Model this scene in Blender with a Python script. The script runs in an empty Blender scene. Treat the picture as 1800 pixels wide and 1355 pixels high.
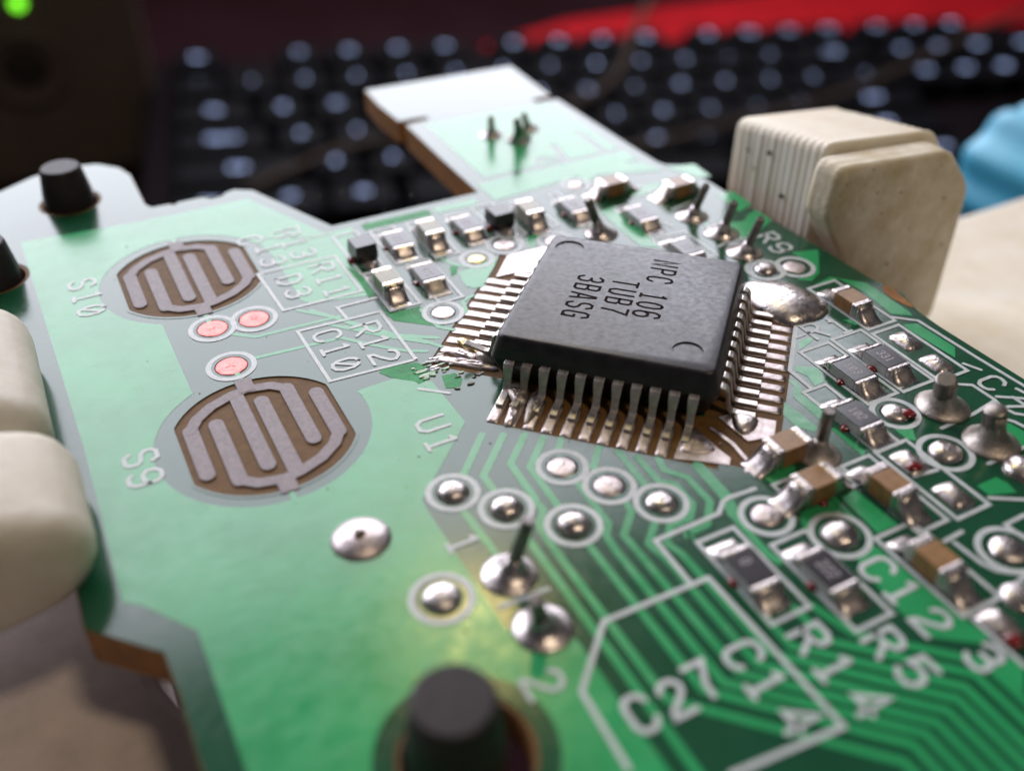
import bpy, bmesh, math, random
from mathutils import Vector, Matrix
random.seed(7)
R_ = math.radians
# Unit: 1 blender unit = 1 mm.  Board frame: X right along the board, Y away, Z up; board surface z = 0.
sc = bpy.context.scene
COL = sc.collection

# ------------------------------------------------------------------ camera
cam = bpy.data.cameras.new('camera'); cam_o = bpy.data.objects.new('camera', cam); COL.objects.link(cam_o)
CAMROWS = [[0.88713, 0.281174, -0.365981, 0.0], [-0.46152, 0.539893, -0.703928, 0.0], [-0.000336, 0.793383, 0.608723, 25.842763], [0.0, 0.0, 0.0, 1.0]]
cam_o.matrix_world = Matrix(CAMROWS)
cam.sensor_fit = 'HORIZONTAL'; cam.sensor_width = 360.0; cam.lens = 336.923
cam.clip_start = 0.5; cam.clip_end = 6000
cam.dof.use_dof = True; cam.dof.focus_distance = 43.6; cam.dof.aperture_fstop = 0.30
cam.dof.aperture_blades = 0
sc.camera = cam_o

# ------------------------------------------------------------------ world, lamps, exposure
w = bpy.data.worlds.new('World'); sc.world = w; w.use_nodes = True
bg = w.node_tree.nodes['Background']; bg.inputs[0].default_value = (0.95, 0.92, 1.0, 1); bg.inputs[1].default_value = 0.065
def area(name, target, az, el, dist, sx, sy, radiance, col):
    L = bpy.data.lights.new(name, 'AREA'); L.shape = 'RECTANGLE'; L.size = sx; L.size_y = sy
    L.energy = 4*radiance*math.pi*sx*sy; L.color = col
    o = bpy.data.objects.new(name, L); COL.objects.link(o)
    d = Vector((math.sin(R_(az))*math.cos(R_(el)), math.cos(R_(az))*math.cos(R_(el)), math.sin(R_(el))))
    o.location = Vector(target)+d*dist
    o.rotation_euler = (-d).to_track_quat('-Z', 'Y').to_euler()
    return o
area('window_light', (18,35,0), 4, 30, 470, 820, 340, 1.65, (0.90,0.90,1.0))
area('ceiling_lamp', (18,30,0), 160, 62, 700, 70, 70, 20, (1.0,0.82,0.60))
area('warm_lamp', (8.6,18.6,0), 23.8, 51.5, 800, 60, 40, 16.0, (1.0,0.80,0.30))
vs = sc.view_settings; vs.view_transform = 'Standard'; vs.look = 'None'; vs.exposure = 0; vs.gamma = 1; vs.use_curve_mapping = False
sc.render.film_transparent = False
try:
    sc.cycles.use_denoising = True; sc.cycles.denoiser = 'OPENIMAGEDENOISE'
except Exception: pass
sc.cycles.max_bounces = 8

# ------------------------------------------------------------------ materials
def mat(name, base, rough=.5, metal=0, spec=.5, var=None, vscale=1.0, bump=0, bscale=8.0, bdist=.02, rvar=0, emit=None, es=0, coat=0, sss=0, scuff=0, detail=4):
    m = bpy.data.materials.new(name); m.use_nodes = True; nt = m.node_tree; b = nt.nodes['Principled BSDF']
    def setin(k, v):
        if k in b.inputs: b.inputs[k].default_value = v
    setin('Base Color', (*base,1)); setin('Roughness', rough); setin('Metallic', metal); setin('Specular IOR Level', spec)
    if coat: setin('Coat Weight', coat); setin('Coat Roughness', .08)
    if sss: setin('Subsurface Weight', sss); setin('Subsurface Radius', (1.2,1.0,.7)); setin('Subsurface Scale', 1.0)
    if emit: setin('Emission Color', (*emit,1)); setin('Emission Strength', es)
    tc = nt.nodes.new('ShaderNodeTexCoord')
    if var:
        n = nt.nodes.new('ShaderNodeTexNoise'); n.inputs['Scale'].default_value = vscale; n.inputs['Detail'].default_value = detail; n.inputs['Roughness'].default_value = .65
        nt.links.new(tc.outputs['Object'], n.inputs['Vector'])
        r = nt.nodes.new('ShaderNodeValToRGB'); r.color_ramp.elements[0].position = .35; r.color_ramp.elements[1].position = .68
        r.color_ramp.elements[0].color = (*base,1); r.color_ramp.elements[1].color = (*var,1)
        nt.links.new(n.outputs['Fac'], r.inputs['Fac']); nt.links.new(r.outputs['Color'], b.inputs['Base Color'])
    if rvar:
        n = nt.nodes.new('ShaderNodeTexNoise'); n.inputs['Scale'].default_value = bscale*.45; n.inputs['Detail'].default_value = 5
        nt.links.new(tc.outputs['Object'], n.inputs['Vector'])
        mr = nt.nodes.new('ShaderNodeMapRange'); mr.inputs[1].default_value = .3; mr.inputs[2].default_value = .75; mr.inputs[3].default_value = rough; mr.inputs[4].default_value = rough+rvar
        nt.links.new(n.outputs['Fac'], mr.inputs[0]); nt.links.new(mr.outputs[0], b.inputs['Roughness'])
    if bump:
        n = nt.nodes.new('ShaderNodeTexNoise'); n.inputs['Scale'].default_value = bscale; n.inputs['Detail'].default_value = 6; n.inputs['Roughness'].default_value = .6
        nt.links.new(tc.outputs['Object'], n.inputs['Vector'])
        bp = nt.nodes.new('ShaderNodeBump'); bp.inputs['Strength'].default_value = bump; bp.inputs['Distance'].default_value = bdist
        nt.links.new(n.outputs['Fac'], bp.inputs['Height']); nt.links.new(bp.outputs['Normal'], b.inputs['Normal'])
        last = bp
        for k in range(2 if scuff else 0):
            mp = nt.nodes.new('ShaderNodeMapping'); mp.inputs['Rotation'].default_value = (0,0,(.5,-.9)[k]); mp.inputs['Scale'].default_value = (.25,9,1)
            nt.links.new(tc.outputs['Object'], mp.inputs['Vector'])
            n2 = nt.nodes.new('ShaderNodeTexNoise'); n2.inputs['Scale'].default_value = 1.0; n2.inputs['Detail'].default_value = 3; nt.links.new(mp.outputs['Vector'], n2.inputs['Vector'])
            rp = nt.nodes.new('ShaderNodeValToRGB'); rp.color_ramp.elements[0].position = .66; rp.color_ramp.elements[1].position = .72
            nt.links.new(n2.outputs['Fac'], rp.inputs['Fac'])
            b2 = nt.nodes.new('ShaderNodeBump'); b2.invert = True; b2.inputs['Strength'].default_value = scuff; b2.inputs['Distance'].default_value = .02
            nt.links.new(rp.outputs['Color'], b2.inputs['Height']); nt.links.new(last.outputs['Normal'], b2.inputs['Normal']); nt.links.new(b2.outputs['Normal'], b.inputs['Normal']); last = b2
    return m
MT = {}
MT['mask'] = mat('solder_mask_on_bare_board', (.007,.055,.025), .14, spec=.5, var=(.010,.065,.032), vscale=.35, bump=.25, bscale=5, bdist=.012, rvar=.06)
MT['copper'] = mat('solder_mask_on_copper', (.023,.29,.10), .17, spec=.5, var=(.017,.225,.075), vscale=.22, bump=.42, bscale=2.6, bdist=.016, rvar=.12, scuff=.10)
MT['scraped'] = mat('scraped_dull_mask', (.022,.30,.085), .5, spec=.22, var=(.012,.17,.05), vscale=1.1, bump=.8, bscale=6, bdist=.04, detail=8, scuff=.8)
MT['phenol'] = mat('brown_phenolic', (.14,.074,.024), .6, spec=.15, var=(.10,.05,.016), vscale=2.2, bump=.3, bscale=14, bdist=.02)
MT['edge']   = mat('orange_board_edge', (.30,.13,.03), .7, var=(.18,.075,.02), vscale=1.2, bump=.6, bscale=5, bdist=.08)
MT['silk'] = mat('silkscreen_ink', (.46,.49,.50), .40, var=(.36,.39,.40), vscale=3, bump=.3, bscale=10, bdist=.015)
MT['carbon'] = mat('carbon_ink', (.15,.12,.13), .5, spec=.45, var=(.21,.17,.185), vscale=5, bump=.8, bscale=13, bdist=.025)
MT['solder'] = mat('solder', (.58,.53,.52), .19, metal=1, var=(.42,.37,.36), vscale=2.4, bump=.6, bscale=3.2, bdist=.05, rvar=.26)
MT['tin'] = mat('tinned_pad', (.52,.46,.46), .34, metal=1, var=(.40,.34,.34), vscale=2.5, bump=.6, bscale=6, bdist=.03, rvar=.2)
MT['rough_tin'] = mat('dull_solder', (.44,.40,.37), .38, metal=1, var=(.32,.28,.25), vscale=2.2, bump=.6, bscale=9, bdist=.04, rvar=.2)
MT['lead'] = mat('lead_plating', (.66,.62,.59), .33, metal=1, var=(.50,.46,.43), vscale=3, bump=.4, bscale=10, bdist=.025, rvar=.18)
MT['wire'] = mat('cut_wire', (.24,.22,.205), .42, metal=1, var=(.17,.15,.14), vscale=3, bump=.3, bscale=8, bdist=.03)
MT['pink'] = mat('bare_copper_pad', (.50,.14,.13), .5, metal=1, var=(.55,.20,.185), vscale=2.5, bump=.5, bscale=7, bdist=.02)
MT['gold'] = mat('yellowed_solder', (.55,.44,.24), .32, metal=1, bump=.5, bscale=6, bdist=.03)
MT['epoxy'] = mat('chip_epoxy', (.010,.009,.012), .29, spec=.42, var=(.026,.023,.030), vscale=1.4, bump=.5, bscale=8, bdist=.014, rvar=.17, detail=9)
MT['print']  = mat('chip_marking', (.018,.012,.012), .95, spec=.05)
MT['rescoat']= mat('resistor_glaze', (.030,.026,.032), .22, spec=.5, bump=.15, bscale=6, bdist=.01)
MT['resmark']= mat('resistor_marking', (.30,.28,.29), .5)
MT['ceramic']= mat('alumina_body', (.42,.42,.40), .5, var=(.3,.3,.28), vscale=4)
MT['tan'] = mat('tan_capacitor', (.27,.145,.055), .38, var=(.17,.085,.03), vscale=2.5, bump=.15, bscale=8, bdist=.01)
MT['olive']  = mat('olive_capacitor', (.17,.16,.075), .30, var=(.12,.11,.05), vscale=3)
MT['black']  = mat('black_component', (.012,.012,.014), .28, spec=.5, bump=.15, bscale=6, bdist=.01)
MT['glue']   = mat('red_glue', (.13,.008,.010), .18, spec=.6)
MT['flux']   = mat('yellow_flux_residue', (.50,.44,.14), .35, var=(.20,.36,.12), vscale=1.6, bump=.4, bscale=4, bdist=.02)
MT['peg'] = mat('black_peg_plastic', (.016,.012,.014), .5, spec=.22, var=(.024,.019,.021), vscale=1.5, bump=.3, bscale=5, bdist=.03)
MT['flake']  = mat('mask_flake', (.06,.30,.10), .3, var=(.5,.5,.45), vscale=5)
MT['dirt']   = mat('burnt_flux', (.035,.022,.010), .3, var=(.08,.05,.015), vscale=4)
MT['pla'] = mat('cream_printed_plastic', (.72,.675,.59), .5, spec=.35, var=(.62,.55,.43), vscale=.22, bump=.25, bscale=2.2, bdist=.06, sss=.3)
MT['pla_dirty'] = mat('grimy_printed_plastic', (.68,.63,.53), .52, spec=.3, var=(.48,.40,.25), vscale=.45, bump=.7, bscale=2.4, bdist=.10, sss=.25, detail=9)
MT['shadebase'] = mat('shaded_cream_base', (.60,.50,.46), .7, var=(.48,.40,.36), vscale=.5, bump=.3, bscale=3, bdist=.05)  # cream plastic darkened in colour to stand for shade under the board
MT['pla_shade'] = mat('shaded_printed_plastic', (.58,.545,.48), .55, spec=.3, var=(.47,.42,.345), vscale=.3, bump=.5, bscale=1.6, bdist=.12, sss=.2, detail=7)  # cream plastic with the left jaw's shade put into a greyer colour
MT['blue'] = mat('blue_plastic', (.06,.34,.52), .45)
MT['keycap'] = mat('black_keycap', (.002,.002,.003), .6, spec=.04, bump=.1, bscale=1.5, bdist=.05)
MT['kbcase'] = mat('keyboard_case', (.004,.002,.003), .7, spec=.04)
MT['legend'] = mat('lit_key_legend', (.05,.06,.09), .6, spec=.1, emit=(.48,.60,1.0), es=2.6)
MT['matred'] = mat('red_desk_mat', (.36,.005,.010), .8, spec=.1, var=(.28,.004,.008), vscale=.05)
MT['desk'] = mat('shaded_red_desk', (.010,.0025,.004), .8, spec=.05, var=(.014,.004,.006), vscale=.02)  # maroon stands for red in shade; the darkness is put into the colour
MT['speaker'] = mat('dark_speaker_case', (.10,.078,.065), .5, spec=.2, var=(.12,.09,.075), vscale=.1)
MT['cone'] = mat('speaker_cone', (.035,.028,.025), .6, spec=.15)
MT['led'] = mat('green_led', (.1,.6,.05), .3, emit=(.22,1.0,.03), es=2.2)
MT['cable'] = mat('brown_cable', (.05,.034,.027), .6, spec=.1)

def link(name, me, m=None, parent=None, smooth=False):
    o = bpy.data.objects.new(name, me); COL.objects.link(o)
    if m is not None and not me.materials: me.materials.append(MT[m] if isinstance(m, str) else m)
    if parent is not None: o.parent = parent
    if smooth: 
        for p in me.polygons: p.use_smooth = True
    return o
def empty(name, loc=(0,0,0)):
    o = bpy.data.objects.new(name, None); COL.objects.link(o); o.location = loc; o.empty_display_size = 1; return o
def tag(o, label, cat=None, group=None, kind=None):
    o['label'] = label
    if cat: o['category'] = cat
    if group: o['group'] = group
    if kind: o['kind'] = kind
    return o
class MB:
    def __init__(s): s.v = []; s.f = []
    def add(s, vs, fs):
        n = len(s.v); s.v += [tuple(p) for p in vs]; s.f += [tuple(i+n for i in f) for f in fs]
    def prism(s, poly, z0, z1):
        n = len(poly); a = sum(poly[i][0]*poly[(i+1)%n][1]-poly[(i+1)%n][0]*poly[i][1] for i in range(n))
        if a < 0: poly = poly[::-1]
        s.add([(x,y,z0) for x,y in poly]+[(x,y,z1) for x,y in poly],
              [tuple(range(n-1,-1,-1)), tuple(range(n,2*n))]+[(i,(i+1)%n,n+(i+1)%n,n+i) for i in range(n)])
    def box(s, x0,x1,y0,y1,z0,z1): s.prism([(x0,y0),(x1,y0),(x1,y1),(x0,y1)], z0, z1)
    def loft(s, rings, cap=True):
        n = len(rings[0]); vs = [p for r in rings for p in r]; fs = []
        for k in range(len(rings)-1):
            for i in range(n): fs.append((k*n+i, k*n+(i+1)%n, (k+1)*n+(i+1)%n, (k+1)*n+i))
        if cap: fs += [tuple(range(n-1,-1,-1)), tuple(range((len(rings)-1)*n, len(rings)*n))]
        s.add(vs, fs)
    def lathe(s, prof, c=(0,0), n=28, ax=1, ay=1):
        s.loft([[(c[0]+ax*r*math.cos(2*math.pi*i/n), c[1]+ay*r*math.sin(2*math.pi*i/n), z) for i in range(n)] for r,z in prof])
    def tube(s, path, rad, n=10):
        rings = []; P = [Vector(p) for p in path]
        for i,p in enumerate(P):
            t = (P[min(i+1,len(P)-1)]-P[max(i-1,0)]).normalized()
            a = t.orthogonal().normalized() if abs(t.z) > .99 else Vector((-t.y,t.x,0)).normalized(); b = t.cross(a)
            r = rad[i] if isinstance(rad,(list,tuple)) else rad
            rings.append([p+a*(r*math.cos(2*math.pi*k/n))+b*(r*math.sin(2*math.pi*k/n)) for k in range(n)])
        s.loft(rings)
    def strip(s, pts, w, z0, z1, closed=False, rnd=True):
        P = [Vector((p[0],p[1])) for p in pts]; P = [p for i,p in enumerate(P) if i == 0 or (p-P[i-1]).length > 1e-4]; n = len(P); L = []; Rr = []
        for i in range(n):
            a = P[i-1] if (i > 0 or closed) else None; b = P[(i+1)%n] if (i < n-1 or closed) else None
            d0 = (P[i]-a).normalized() if a is not None else None; d1 = (b-P[i]).normalized() if b is not None else None
            if d0 is None: d0 = d1
            if d1 is None: d1 = d0
            n0 = Vector((-d0.y,d0.x)); n1 = Vector((-d1.y,d1.x)); m = n0+n1
            m = n0 if m.length < .2 else m.normalized(); k = 1/max(.45, m.dot(n0))
            L.append(P[i]+m*(w/2*k)); Rr.append(P[i]-m*(w/2*k))
        if closed:
            vs = [];
            for i in range(n): vs += [(*L[i],z0),(*Rr[i],z0),(*L[i],z1),(*Rr[i],z1)]
            fs = []
            for i in range(n):
                j = (i+1)%n; a=4*i; b=4*j
                fs += [(a+2,a+3,b+3,b+2),(a,b,b+1,a+1),(a+1,b+1,b+3,a+3),(a,a+2,b+2,b)]
            s.add(vs, fs); return
        ca = []; cb = []
        if rnd:
            d = (P[-1]-P[-2]).normalized(); nn = Vector((-d.y,d.x))
            for k in range(1,5): t = math.pi*k/5; ca.append(P[-1]+nn*(w/2*math.cos(t))+d*(w/2*math.sin(t)))
            d = (P[0]-P[1]).normalized(); nn = Vector((-d.y,d.x))
            for k in range(1,5): t = math.pi*k/5; cb.append(P[0]+nn*(w/2*math.cos(t))+d*(w/2*math.sin(t)))
        loop = L+ca+Rr[::-1]+cb; m = len(loop); q = len(ca)
        ri = lambda i: n+q+(n-1-i)
        vs = [(p.x,p.y,z0) for p in loop]+[(p.x,p.y,z1) for p in loop]; fs = []
        for i in range(n-1): fs += [(m+i,m+ri(i),m+ri(i+1),m+i+1),(i,i+1,ri(i+1),ri(i))]
        if rnd:
            e = [n-1]+list(range(n,n+q))+[ri(n-1)]; fs += [tuple(m+k for k in e[::-1]), tuple(e)]
            e = [ri(0)]+list(range(n+q+n,m))+[0]; fs += [tuple(m+k for k in e[::-1]), tuple(e)]
        for i in range(m): j = (i+1)%m; fs.append((i,m+i,m+j,j))
        s.add(vs, fs)
    def blob(s, outline, h, z0=.03, power=.55, rings=7, peak=None, noise=0):
        n = len(outline); cx = sum(p[0] for p in outline)/n; cy = sum(p[1] for p in outline)/n
        if peak: cx, cy = peak
        R = [[(x,y,z0-.03) for x,y in outline]]
        for k in range(rings):
            t = 1-k/rings; z = z0+h*(1-t*t)**power
            R.append([(cx+(x-cx)*t+random.uniform(-1,1)*noise*t*(1-t)*4, cy+(y-cy)*t+random.uniform(-1,1)*noise*t*(1-t)*4, z+random.uniform(-1,1)*noise*(1-t)) for x,y in outline])
        s.loft(R, cap=False); m = len(s.v); s.v.append((cx,cy,z0+h)); b = m-n
        s.f += [(b+i, b+(i+1)%n, m) for i in range(n)]
    def mesh(s, name='mesh'):
        me = bpy.data.meshes.new(name); me.from_pydata(s.v, [], s.f); me.update(); return me
    def build(s, name, m, parent=None, smooth=False, bevel=0, auto=False):
        o = link(name, s.mesh(name), m, parent, smooth or auto)
        if bevel:
            bv = o.modifiers.new('bevel','BEVEL'); bv.width = bevel; bv.segments = 2; bv.limit_method = 'ANGLE'; bv.angle_limit = R_(35)
        if auto:
            me = o.data; bm = bmesh.new(); bm.from_mesh(me)
            for e in bm.edges:
                if len(e.link_faces) == 2 and e.calc_face_angle(0) > R_(38): e.smooth = False
            bm.to_mesh(me); bm.free()
        return o
def circ(c, r, n=28, ay=1, ph=0, jit=0): return [(c[0]+(r+random.uniform(-jit,jit))*math.cos(ph+2*math.pi*i/n), c[1]+ay*(r+random.uniform(-jit,jit))*math.sin(ph+2*math.pi*i/n)) for i in range(n)]
def bool_cut(o, cutters):
    for c in cutters:
        md = o.modifiers.new('cut','BOOLEAN'); md.operation = 'DIFFERENCE'; md.solver = 'EXACT'; md.object = c
    dg = bpy.context.evaluated_depsgraph_get(); dg.update()
    me = bpy.data.meshes.new_from_object(o.evaluated_get(dg)); o.modifiers.clear(); old = o.data; o.data = me
    for c in cutters: bpy.data.objects.remove(c, do_unlink=True)
    return o
def plate(name, poly, z0, z1, m, parent, cuts=()):
    b = MB(); b.prism(poly, z0, z1); o = b.build(name, m, parent)
    cs = []
    for q in cuts:
        c = MB(); c.prism(q, z0-1, z1+1); cs.append(c.build('cutter', 'mask'))
    if cs: bool_cut(o, cs)
    return o
SQ = math.sqrt(.5)
def UV(u, v): return ((u+v)*SQ, (v-u)*SQ)      # chip axes (turned 45 degrees) to board axes

# stroke font of the board's silkscreen, cell 0.6 x 1
G = {
'R':[[(0,0),(0,1),(.4,1),(.6,.86),(.6,.64),(.4,.5),(0,.5)],[(.28,.5),(.6,0)]],
'C':[[(.6,.78),(.5,.95),(.36,1),(.24,1),(.1,.95),(0,.78),(0,.22),(.1,.05),(.24,0),(.36,0),(.5,.05),(.6,.22)]],
'D':[[(0,0),(0,1),(.38,1),(.6,.75),(.6,.25),(.38,0),(0,0)]],
'S':[[(.58,.82),(.46,1),(.14,1),(0,.86),(0,.66),(.14,.53),(.46,.47),(.6,.34),(.6,.14),(.46,0),(.14,0),(0,.18)]],
'U':[[(0,1),(0,.2),(.14,0),(.46,0),(.6,.2),(.6,1)]],
'0':[[(.3,1),(.12,.93),(0,.7),(0,.3),(.12,.07),(.3,0),(.48,.07),(.6,.3),(.6,.7),(.48,.93),(.3,1)],[(.08,.15),(.52,.85)]],
'O':[[(.3,1),(.12,.93),(0,.7),(0,.3),(.12,.07),(.3,0),(.48,.07),(.6,.3),(.6,.7),(.48,.93),(.3,1)]],
'1':[[(.3,0),(.3,1)],[(.12,0),(.48,0)],[(.3,1),(.14,.88)]],
'2':[[(.02,.78),(.12,.95),(.28,1),(.46,.96),(.6,.8),(.56,.6),(.3,.36),(.04,.18),(0,0),(.6,0)]],
'3':[[(.02,.86),(.2,1),(.45,1),(.6,.84),(.58,.62),(.4,.52),(.2,.52)],[(.4,.52),(.6,.4),(.6,.14),(.45,0),(.16,0),(0,.16)]],
'4':[[(.46,0),(.46,1),(0,.3),(.62,.3)]],
'5':[[(.58,1),(.06,1),(.02,.56),(.2,.64),(.44,.62),(.6,.44),(.6,.18),(.44,0),(.16,0),(0,.16)]],
'6':[[(.56,.86),(.44,1),(.16,1),(0,.82),(0,.16),(.16,0),(.44,0),(.6,.16),(.6,.4),(.44,.54),(.16,.54),(0,.4)]],
'7':[[(0,1),(.6,1),(.3,.4),(.26,0)]],
'9':[[(.04,.14),(.16,0),(.44,0),(.6,.18),(.6,.84),(.44,1),(.16,1),(0,.84),(0,.6),(.16,.46),(.44,.46),(.6,.6)]],
'N':[[(0,0),(0,1),(.56,0),(.56,1)]],'P':[[(0,0),(0,1),(.42,1),(.56,.88),(.56,.6),(.42,.48),(0,.48)]],
'T':[[(.28,0),(.28,1)],[(0,1),(.56,1)]],'B':[[(0,0),(0,1),(.42,1),(.54,.9),(.54,.62),(.42,.52),(0,.52)],[(.42,.52),(.58,.42),(.58,.1),(.44,0),(0,0)]],
'A':[[(0,0),(.22,1),(.36,1),(.58,0)],[(.1,.3),(.48,.3)]],'G':[[(.56,.8),(.44,1),(.14,1),(0,.84),(0,.16),(.14,0),(.4,0),(.56,.14),(.56,.46),(.34,.46)],[(.56,.2),(.56,0)]],
'-':[[(0,.5),(.6,.5)]],'I':[[(.3,0),(.3,1)]],
}
def glyphs(mb, text, centres, h, right, up, w, z0, z1, wide=1.0):
    r = Vector(right); u = Vector(up)
    for k,(ch,c) in enumerate(zip(text, centres)):
        for j,st in enumerate(G[ch]):
            mb.strip([Vector(c)+r*((x-.3)*h*wide)+u*((y-.5)*h) for x,y in st], w, z0, z1+.0015*j)
def lerp_centres(a, b, n): return [(a[0]+(b[0]-a[0])*i/max(1,n-1), a[1]+(b[1]-a[1])*i/max(1,n-1)) for i in range(n)]
# ================================================================== circuit board
BOARD = empty('circuit_board')
tag(BOARD, 'green circuit board with square black chip, held between cream plastic jaws', 'circuit board')
HOLE_L = (0.611,57.558); HOLE_B = (6.1,14.6)
OUT = [(-.8,3),(36,3),(36.05,19),(35.95,24.5),(36.05,26),(36.6,27.5),(36.2,29.5),(36.1,33),(35.75,38.5),(35.7,42),(35.55,45.2),(34.7,45.7),(34.5,46.3),(34.4,48.5),(34.2,58.6),
       (32.6,58.7),(32.4,58.95),(32.6,59.25),(34.1,59.4),(34.4,66.3),(22.4,66.7),(22.2,63.5),(22.35,60.0),(24.2,59.9),(24.5,59.65),(24.2,59.4),(22.55,59.2),(22.45,53),(22.45,47.7),(13.35,47.7),
       (10.6,54.2),(9.6,54.85),(9.0,54.65),(8.75,54.3),(8.1,54.25),(7.75,54.7),(6.2,54.7),(6.0,54.45),(5.7,54.7),(4.75,54.75),(4.5,55.3),(4.45,59.8),(4.0,61.2),(2.9,62.4),(1.2,62.9),(-1,62.3),(-4.5,60),(-6.6,57.5),(-6.8,36),(-3.25,34.6),(-3.25,24.6),(-1.1,22.4),(-1.0,20.6),(-.95,17)]
S9 = (4.93,31.8); S10 = (4.93,45.8)
def sw_opening(c, r=3.85, a=3.35): return [(c[0]+max(-a,min(a,r*math.cos(t))), c[1]+r*math.sin(t)) for t in [2*math.pi*i/72 for i in range(72)]]
CU, CV = -6.2, 37.0
def chip_sq(a, ch=0.0):
    p = [(-a+ch,-a),(a-ch,-a),(a,-a+ch),(a,a-ch),(a-ch,a),(-a+ch,a),(-a,a-ch),(-a,-a+ch)] if ch else [(-a,-a),(a,-a),(a,a),(-a,a)]
    return [UV(CU+x,CV+y) for x,y in p]
def ring_opening(du0,du1,dv0,dv1): return [UV(CU+x,CV+y) for x,y in ((du0,dv0),(du1,dv0),(du1,dv1),(du0,dv1))]
CHIP_OPEN = [ring_opening(-4.35,5.4,-7.68,-4.5), ring_opening(4.5,7.75,-7.1,5.6), ring_opening(-7.75,-4.5,-4.6,6.6), ring_opening(-4.4,5.0,4.5,7.6)]
hole_l = circ(HOLE_L,1.55,36); hole_b = circ(HOLE_B,2.0,40)
hole_m = circ((-4.053,50.201),1.5,32)
sub = plate('substrate', OUT, -1.6, 0, 'phenol', BOARD, [hole_l, hole_b, hole_m])
sub.data.materials.append(MT['edge'])
for p in sub.data.polygons:
    if abs(p.normal.z) < .5: p.material_index = 1
def inset(poly, d):
    n = len(poly); out = []
    for i in range(n):
        a = Vector(poly[i-1]); b = Vector(poly[i]); c = Vector(poly[(i+1)%n])
        n0 = Vector((-(b-a).y,(b-a).x)).normalized(); n1 = Vector((-(c-b).y,(c-b).x)).normalized(); m = n0+n1
        m = n0 if m.length < .3 else m.normalized(); k = min(2,1/max(.4,m.dot(n0))); q = b+m*(d*k); out.append((q.x,q.y))
    return out
big_open = [ring_opening(-8.05,-4.5,-4.6,6.4), ring_opening(-4.2,5.5,-7.68,-4.5), ring_opening(4.5,7.72,-7.3,5.8)]
mask = plate('solder_mask', inset(OUT,.05), .001, .035, 'mask', BOARD,
   [circ(HOLE_L,1.75,36), circ(HOLE_B,2.15,40), circ((-4.053,50.201),1.7,32), sw_opening(S9), sw_opening(S10)]+big_open)

# masked copper ------------------------------------------------------
ZC0, ZC1 = .036, .075
NZ = [0]
def dz_(): NZ[0] += 1; return .0006*(NZ[0]%17)
def copper(poly, cuts=(), name='copper_plane', m='copper'): return plate(name, poly, ZC0, ZC1-.03+dz_(), m, BOARD, cuts)
PL = [(-2.459,53.766),(3.9,53.3),(10.0,53.3),(12.75,46.9),(14.6,46.2),(12.573,43.976),(13.089,37.193),(13.231,40.901),(12.813,39.676),(9.332,40.397),(9.298,40.907),(7.782,43.529),(7.798,45.455),
      (4.93,50.4)]
# main ground plane: outline, then cut out the two switch discs and the bare wedge between them
main = [(-2.459,53.766),(3.9,53.2),(10.0,53.2),(12.7,47.0),(14.3,47.0),(12.909,41.705),(12.728,39.720),(9.359,40.481),(9.408,32.652),(11.469,32.752),(12.500,31.724),(12.602,28.503),(9.139,25.045),(9.104,24.205),(9.198,18.191),(9.879,17.187),(11.086,16.739),(11.092,11.654),(11.1,9),(11.1,4),(.2,4),(.2,17),(0.099,22.796),(-1.339,24.756),(-1.9,25.2),(-1.9,34.2)]
wedge = [(2.772,41.952),(2.839,35.828),(5.007,34.336),(9.374,32.608),(10.438,33.369),(12.357,35.390),(9.917,40.093),(9.382,40.863),(9.419,45.961),(7.951,47.420)]
copper(main, [circ(S9,4.45,64), circ(S10,4.45,64), wedge, circ(HOLE_B,2.8,48)])
copper([(23.7,49.2),(33.4,49.2),(33.2,58.2),(23.7,58.6)], [[(26.153,47.722),(28.005,50.403),(29.578,49.583),(29.249,49.214),(27.941,49.762),(26.219,47.438)],[(27.421,46.812),(29.073,48.508),(29.645,51.778),(30.106,51.538),(29.515,48.277),(27.570,46.487)],[(31.955,46.743),(32.174,52.806),(32.690,52.839),(32.435,46.756)]])
copper([(14.8,46.3),(18.9,46.3),(18.9,47.0),(14.8,47.0)], m='scraped'); copper([(19.2,46.3),(21.9,46.3),(21.9,47.0),(19.2,47.0)])
for q in ([(12.450,43.032),(12.943,41.795),(12.855,39.654),(12.463,39.557),(12.581,41.239)],[(17.335,40.443),(17.860,40.503),(17.423,39.739),(16.979,39.485)],[(10.989,33.728),(12.467,33.369),(12.706,32.834),(12.761,32.319),(11.832,32.088),(11.050,32.732),(10.641,33.423)],[(13.053,31.927),(13.670,31.845),(13.793,31.303),(13.387,30.734),(12.830,31.023)],[(11.657,32.654),(12.458,32.477),(12.515,31.969),(11.900,31.818)]): copper(q, name='scraped_patch', m='scraped')
copper([(22.9,46.2),(33.6,47.2),(33.5,48.7),(22.9,48.7)])
ZCX = (12.672,38.657)[0]
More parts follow.
